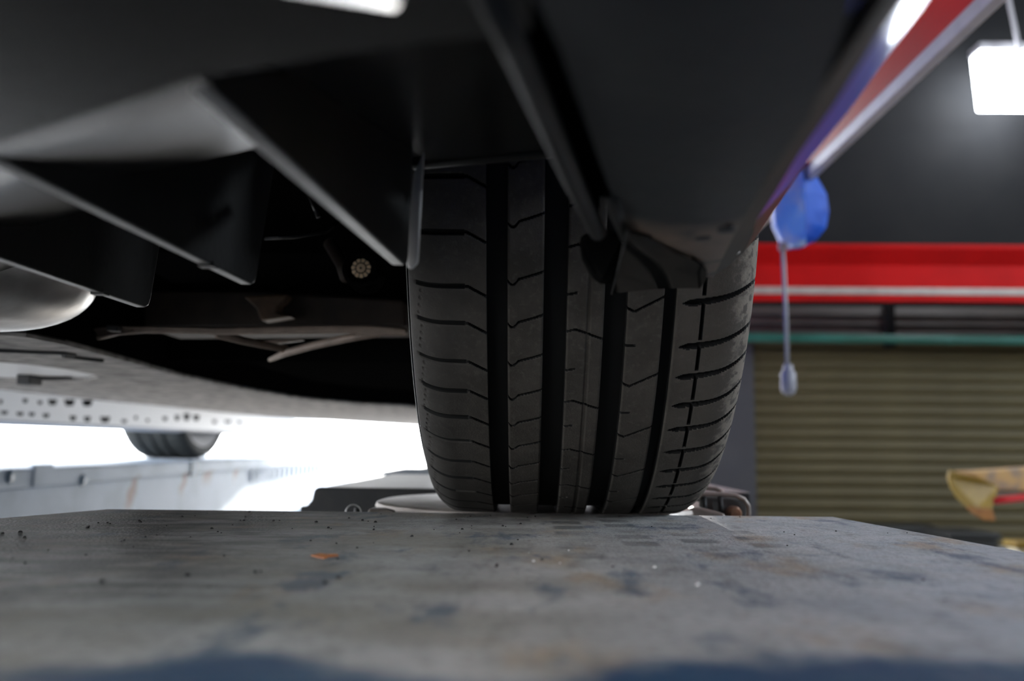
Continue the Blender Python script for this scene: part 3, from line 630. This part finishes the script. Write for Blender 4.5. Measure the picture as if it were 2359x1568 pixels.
# edge trim and painted sill
YST = [.09, .14, .19, .24, .29, .34, .39, .44, .49, .53, .555]
rows1 = []; rows2 = []
for yy in YST:
    x1 = np.interp(yy, [.09, .174, .215, .26, .33, .416, .52, .555], [.066, .081, .0772, .0849, .0884, .0976, .1092, .114]); z1_ = np.interp(yy, [.09, .17, .5, .555], [.17, .164, .164, .170])
    x2 = np.interp(yy, [.09, .15, .25, .334, .3765, .444, .512, .555], [.118, .138, .150, .1551, .160, .1588, .1569, .151]); z2_ = np.interp(yy, [.09, .444, .512, .555], [.245, .236, .222, .207])
    p = np.array([x1, yy, z1_]); q = np.array([x2, yy, z2_]); nb = np.array([.0025, 0, -.0025]); f0 = .22 if yy < .45 else .22+.3*(yy-.45)/.1
    L = lambda f: p+(q-p)*f+nb*math.sin(math.pi*f)
    rows1.append([p+np.array([-.002, 0, .006]), p, L(f0*.5), L(f0)]); rows2.append([L(f0), L(f0+(1-f0)*.33), L(f0+(1-f0)*.66), q, q+np.array([.002, .0, .03]), q+np.array([.002, 0, .06])])
MB().rows(rows1).build('edge_trim', M_trim, car, smooth=60)
MB().rows(rows2[:8]).build('bumper_corner', M_paint, car, smooth=60)
MB().rows(rows2[7:]).build('arch_moulding', M_moul, car, smooth=60)
a = Pd(1690, 577, .53); MB().lathe([(.0005, -.0022), (.003, -.002), (.0035, 0)], 10, 'y', tuple(a+np.array([0, -.004, 0]))).build('trim_clip', M_alloy, car, smooth=True)

# ---- body shell (mostly out of frame, keeps the daylight off the underside)
LX, RX = -1.60, .158
top = [(.07, .30), (.05, .50), (.12, .64), (.45, .80), (1.25, .93), (2.0, 1.32), (2.6, 1.42), (3.5, 1.38), (4.3, 1.02), (4.62, .92), (4.68, .55), (4.6, .30)]
def arc(cy, r_, zc=.34): return [(cy+r_*math.cos(a), zc+r_*math.sin(a)) for a in np.linspace(math.pi*1.13, -math.pi*.13, 15)][::-1]
low = [(4.6, .27)]+arc(3.65, .385)+[(3.2, .20), (1.45, .20)]+arc(.95, .39)[:-2]+[(.56, .30), (.30, .30)]
for xx, s in ((RX, -1), (LX, 1)):
    pts = [(xx, y_, z_) for y_, z_ in top+low]; MB().slab(pts, (s*.012, 0, 0)).build('body_side', M_paint, car)
b = MB(); b.rows([[(LX, y_, z_) for y_, z_ in top], [(RX, y_, z_) for y_, z_ in top]]); b.rows([[(LX, .07, .30), (RX, .07, .30)], [(LX, .085, .172), (.085, .085, .172)]])
b.build('body_top', M_paint, car, smooth=35)
# wheel-arch liner over the front tyre
b = MB(); rowsL = []
for xx in (-.13, .172):
    rowsL.append([(xx, .95+.385*math.cos(a), .345+.385*math.sin(a)) for a in np.linspace(math.pi*1.04, -.05*math.pi, 24)])
b.rows(rowsL); b.build('wheel_arch_liner', M_liner, car, smooth=True)
# dark engine-bay floor and bulkheads above and behind the suspension
b = MB(); b.box(-1.58, -.12, .30, 1.75, .36, .372); b.box(-1.58, .17, 1.36, 1.372, .19, .75); b.box(-.131, -.125, .56, 1.36, .285, .75); b.build('engine_bay_shield', M_liner, car)

# ---- suspension seen under the fins
zA = .186
def A(px, py, Y=.98): return Pd(px, py, Y)
arm = MB().slab([A(140, 772, 1.10), A(215, 755, 1.06), A(262, 752, 1.04), A(500, 755, 1.02), A(740, 750, 1.0), A(850, 750, .985), A(935, 756, .97), A(937, 774, .97), A(860, 775, .985), A(800, 768, .99), A(500, 772, 1.02), A(420, 769, 1.03), A(330, 768, 1.04), A(265, 773, 1.05), A(225, 783, 1.07), A(180, 780, 1.09)], (0, .02, .004)).build('control_arm', M_arm, car, bevel=.0035, seg=3, smooth=50)
MB().tube([A(498, 768, 1.03), A(560, 784, 1.06), A(660, 804, 1.10)], [.0055, .005, .0045], 8).build('arm_leg', M_arm, arm, smooth=True)
MB().tube([A(872, 768, .99), A(800, 779, 1.02), A(720, 796, 1.06), A(660, 812, 1.10), A(622, 828, 1.14)], [.0045, .005, .005, .005, .003], 8).build('arm_leg', M_arm, arm, smooth=True)
MB().slab([A(253, 750, 1.03), A(282, 752, 1.03), A(281, 766, 1.03), A(256, 764, 1.03)], (0, -.012, 0)).build('arm_bolt', M_bdark, arm, bevel=.001)
MB().slab([A(590, 785, 1.12), A(690, 779, 1.12), A(700, 783, 1.12), A(620, 793, 1.12)], (0, .01, 0)).build('arm_web', M_arm, arm, bevel=.001)
sf = MB().slab([A(330, 668, 1.16), A(600, 668, 1.16), A(930, 690, 1.16), A(935, 752, 1.16), A(330, 756, 1.16)], (0, .12, 0)).build('subframe', M_brown, car, bevel=.004)
MB().slab([A(560, 682, 1.12), A(662, 676, 1.12), A(655, 690, 1.12), A(640, 700, 1.12), A(636, 718, 1.12), A(672, 728, 1.12), A(600, 738, 1.12), A(590, 710, 1.12)], (0, .03, 0)).build('bracket', M_tan, sf, bevel=.003)
# ribbed bush facing the camera
c = A(832, 618, .93); bu = MB().lathe([(.0005, -.002), (.006, -.002), (.0105, .002), (.0105, .02)], 24, 'y', tuple(c)).build('bushing', M_tan, car, smooth=40)
MB().lathe([(.0125, .012), (.0125, -.002), (.0165, -.004), (.0205, .0), (.0215, .012), (.0215, .04), (.0005, .04)], 32, 'y', tuple(c)).build('bush_sleeve', M_liner, bu, smooth=40)
for k in range(11):
    an = 2*math.pi*k/11+.2; d1 = np.array([math.cos(an), 0, math.sin(an)]); n1 = np.array([-math.sin(an), 0, math.cos(an)])
    o = c+np.array([0, -.0028, 0]); MB().slab([o+d1*.0015-n1*.0003, o+d1*.0098-n1*.0021+np.array([0, .002, 0]), o+d1*.0106+np.array([0, .002, 0]), o+d1*.0098+n1*.0021+np.array([0, .002, 0]), o+d1*.0015+n1*.0003], (0, .006, 0)).build('bush_rib', M_bush, bu)
MB().tube([A(610, 548, .95), A(680, 545, .95), A(750, 534, .95), A(790, 500, .97)], .0022, 8).build('brake_hose', M_plast, car, smooth=True)
MB().tube([A(712, 445, .9), A(728, 484, .9), A(735, 500, .9)], .003, 8).build('sensor_lead', M_plast, car, smooth=True)
MB().tube([A(760, 560, .98), A(790, 610, .96), A(800, 640, .95)], .008, 10).build('tie_rod', M_brown, car, smooth=True)
# ---- dirty silver pan at the left
c = Pd(-70, 632, .80); rx, ry, rzz = .108, .11, .050; b = MB(); rw = []
for i in range(15):
    ph = -math.pi/2+math.pi*i/14*.62; rw.append([(c[0]+rx*math.cos(ph)**.75*math.cos(a), c[1]+ry*math.cos(ph)**.75*math.sin(a), c[2]+rzz*math.sin(ph)) for a in np.linspace(0, 2*math.pi, 49)[:-1]])
b.rows(rw, True); b.build('sump_pan', M_sump, car, smooth=True)
# ---- underfloor felt panel with oval recess
ZF = .172
near_e = [(-330, 690), (0, 772), (60, 776), (150, 794), (300, 834), (400, 862), (500, 884), (600, 903), (700, 919), (820, 930), (935, 936), (1010, 944)]
far_e = [(1000, 984), (640, 962), (420, 939), (250, 924), (0, 897), (-330, 866)]
lo = [Pz(px, py, ZF) for px, py in near_e]; lf = [Pz(px, py, ZF) for px, py in far_e]
hc = [Pz(-330, 826, ZF), Pz(-150, 822, ZF), Pz(0, 834, ZF), Pz(60, 839, ZF), Pz(150, 850, ZF), Pz(215, 862, ZF), Pz(229, 870, ZF), Pz(205, 875, ZF), Pz(120, 877, ZF), Pz(0, 876, ZF), Pz(-150, 874, ZF), Pz(-330, 866, ZF)]
bm = bmesh.new()
def wire(pts):
    vs = [bm.verts.new(tuple(p)) for p in pts]; return [bm.edges.new((vs[i], vs[(i+1) % len(vs)])) for i in range(len(vs))]
hc = hc[:-1]; hc[0] = Pz(-300, 828, ZF); hc[-1] = Pz(-300, 872, ZF)
ed = wire(lo+lf)+wire(hc); bmesh.ops.triangle_fill(bm, use_beauty=True, use_dissolve=False, edges=ed)
rr_ = bmesh.ops.extrude_face_region(bm, geom=bm.faces[:]); bmesh.ops.translate(bm, verts=[v for v in rr_['geom'] if isinstance(v, bmesh.types.BMVert)], vec=(0, 0, .006))
bmesh.ops.recalc_face_normals(bm, faces=bm.faces)
me = bpy.data.meshes.new('underfloor_panel'); bm.to_mesh(me); bm.free(); me.materials.append(M_felt)
fp = bpy.data.objects.new('underfloor_panel', me); COL.objects.link(fp); set_parent(fp, car)
pl = [Pz(-330, 800, ZF+.005), Pz(320, 860, ZF+.005), Pz(250, 890, ZF+.005), Pz(-330, 890, ZF+.005)]
rcs = MB().slab(pl, (0, 0, .003)).build('recess_cover', M_white, fp)
a = Pz(70, 855, ZF+.012); MB().box(a[0]-.012, a[0]+.012, a[1]-.02, a[1]+.02, ZF-.012, ZF+.005).build('clip', M_bdark, fp, bevel=.002)
MB().box(a[0]-.035, a[0]+.06, a[1]+.02, a[1]+.032, ZF-.001, ZF+.005).build('clip_arm', M_bdark, fp, bevel=.002)
# seams of the panel edge seen as dark lines
MB().tube([Pz(-100, 800, ZF-.001), Pz(0, 806, ZF-.001), Pz(150, 812, ZF-.001), Pz(170, 816, ZF-.001)], .0035, 6).build('panel_seam', M_bdark, fp)
MB().tube([Pz(146, 818, ZF-.001), Pz(190, 824, ZF-.001), Pz(236, 829, ZF-.001)], .0035, 6).build('panel_seam', M_bdark, fp)
# tunnel side walls behind the suspension (dark)
b = MB(); b.rows([[tuple(p+np.array([.0, 0, .004])) for p in lo[1:]], [tuple(p+np.array([.0, 0, .14])) for p in lo[1:]]]); b.build('tunnel_wall', M_liner, car)
MB().box(-.52, .17, 1.372, 4.3, .215, .225).build('floor_pan', M_liner, car)
# ---- perforated far rail
xr_ = -1.30; rail = bpy.data.objects.new('sill_rail', None); COL.objects.link(rail); rail.location = (xr_, 2, .15); set_parent(rail, car)
def yz(px, py): d = ray(px, py); q = C0+d*(xr_/d[0]); return q[1], q[2]
hol = [(2, 925, 9, 9), (58, 923, 13, 9), (92, 927, 12, 8), (121, 926, 22, 13), (160, 927, 26, 15), (201, 928, 26, 14), (10, 950, 18, 8), (46, 953, 18, 8), (73, 954, 15, 8), (106, 957, 16, 9), (168, 963, 16, 11), (201, 965, 17, 12), (242, 966, 24, 13), (286, 970, 14, 7), (380, 964, 12, 9), (408, 962, 12, 12), (430, 960, 16, 16), (452, 962, 16, 13), (494, 971, 11, 8), (525, 971, 16, 7), (552, 973, 12, 6), (313, 962, 8, 8), (340, 968, 8, 7)]
YS = sorted({round(yz(-260, 950)[0], 4), 5.0}|{round(yz(h[0]+s*h[2]/2, h[1])[0], 4) for h in hol for s in (-1, 1)})
rows_z = (.117, .182)
# build the face as a triangle-filled sheet with holes
bm = bmesh.new(); ed = wire([(xr_, YS[0], .117), (xr_, 5.0, .117), (xr_, 5.0, .195), (xr_, YS[0], .195)])
for (hx, hy, hw, hh_) in hol:
    c4 = [yz(hx-hw/2, hy-hh_/2), yz(hx+hw/2, hy-hh_/2), yz(hx+hw*.32, hy+hh_/2), yz(hx-hw*.32, hy+hh_/2)]
    c4 = [(y_, min(max(z_, .119), .193)) for y_, z_ in c4]; ed += wire([(xr_, y_, z_) for y_, z_ in c4])
bmesh.ops.triangle_fill(bm, use_beauty=True, use_dissolve=False, edges=ed)
me = bpy.data.meshes.new('rail_face'); bm.to_mesh(me); bm.free(); me.materials.append(M_white)
o = bpy.data.objects.new('rail_face', me); COL.objects.link(o); set_parent(o, rail)
MB().box(xr_-.06, xr_-.03, YS[0], 5.0, .117, .195).build('rail_backing', M_bdark, rail)
MB().slab([(xr_-.07, YS[0], .117), (xr_, YS[0], .117), (xr_+.0, YS[0], .112), (xr_-.04, YS[0], .104), (xr_-.07, YS[0], .104)], (0, 5.0-YS[0], 0)).build('rail_lip', mat('grey_rail_lip', (.5, .5, .53), .5), rail)
MB().box(xr_-.30, -.98, 1.3, 5.0, .196, .204).build('side_floor', M_white, car)

# ------------------------------------------------------------------ grit and flakes on the deck plate
def lumps(n, xs, ys, r_):
    b = MB()
    for _ in range(n):
        x_ = random.uniform(*xs); y_ = random.uniform(*ys); q = random.uniform(*r_); v = []
        for dz, k in ((0, 1), (.7, .75)):
            for i in range(5): a = i*2*math.pi/5+random.random(); v.append((x_+q*k*math.cos(a)*random.uniform(.7, 1.2), y_+q*k*math.sin(a)*random.uniform(.7, 1.2), q*dz))
        v.append((x_, y_, q)); b.add(v, [(i, (i+1) % 5, 5+(i+1) % 5, 5+i) for i in range(5)]+[(5+i, 5+(i+1) % 5, 10) for i in range(5)])
    return b
b = lumps(85, (-.42, .02), (.40, .85), (.0006, .0016)); b2 = lumps(40, (-.3, .3), (.38, .86), (.0004, .0009)); b.add(b2.v, b2.f)
tag(b.build('grit', M_grit, kind='stuff'), 'dark crumbs of grit scattered over the left of the runway plate', 'grit')
b = MB()
for px, py, q in ((1229, 1293, .0010), (1508, 1307, .0012), (1608, 1347, .0012), (1310, 1268, .0007), (1338, 1312, .0006), (1290, 1297, .0006), (1218, 1274, .0005), (1795, 1220, .0006)):
    a = Pz(px, py, 0.0); bb = lumps(1, (a[0], a[0]), (a[1], a[1]), (q, q)); b.add(bb.v, bb.f)
tag(b.build('pale_grit', M_gritw, kind='stuff'), 'few pale specks on the plate in front of the tyre', 'grit')
c = Pz(744, 1284, 0); b = MB(); lp = [(-.0075, .001), (-.004, .006), (.001, .004), (.006, .005), (.0085, .001), (.004, -.001), (.003, -.006), (-.002, -.003)]
b.slab([(c[0]+u_, c[1]+v_*1.8, .0006) for u_, v_ in lp], (0, 0, .0007)); tag(b.build('paint_flake', M_chip), 'orange flake lying on the dusty plate left of the tyre', 'flake')
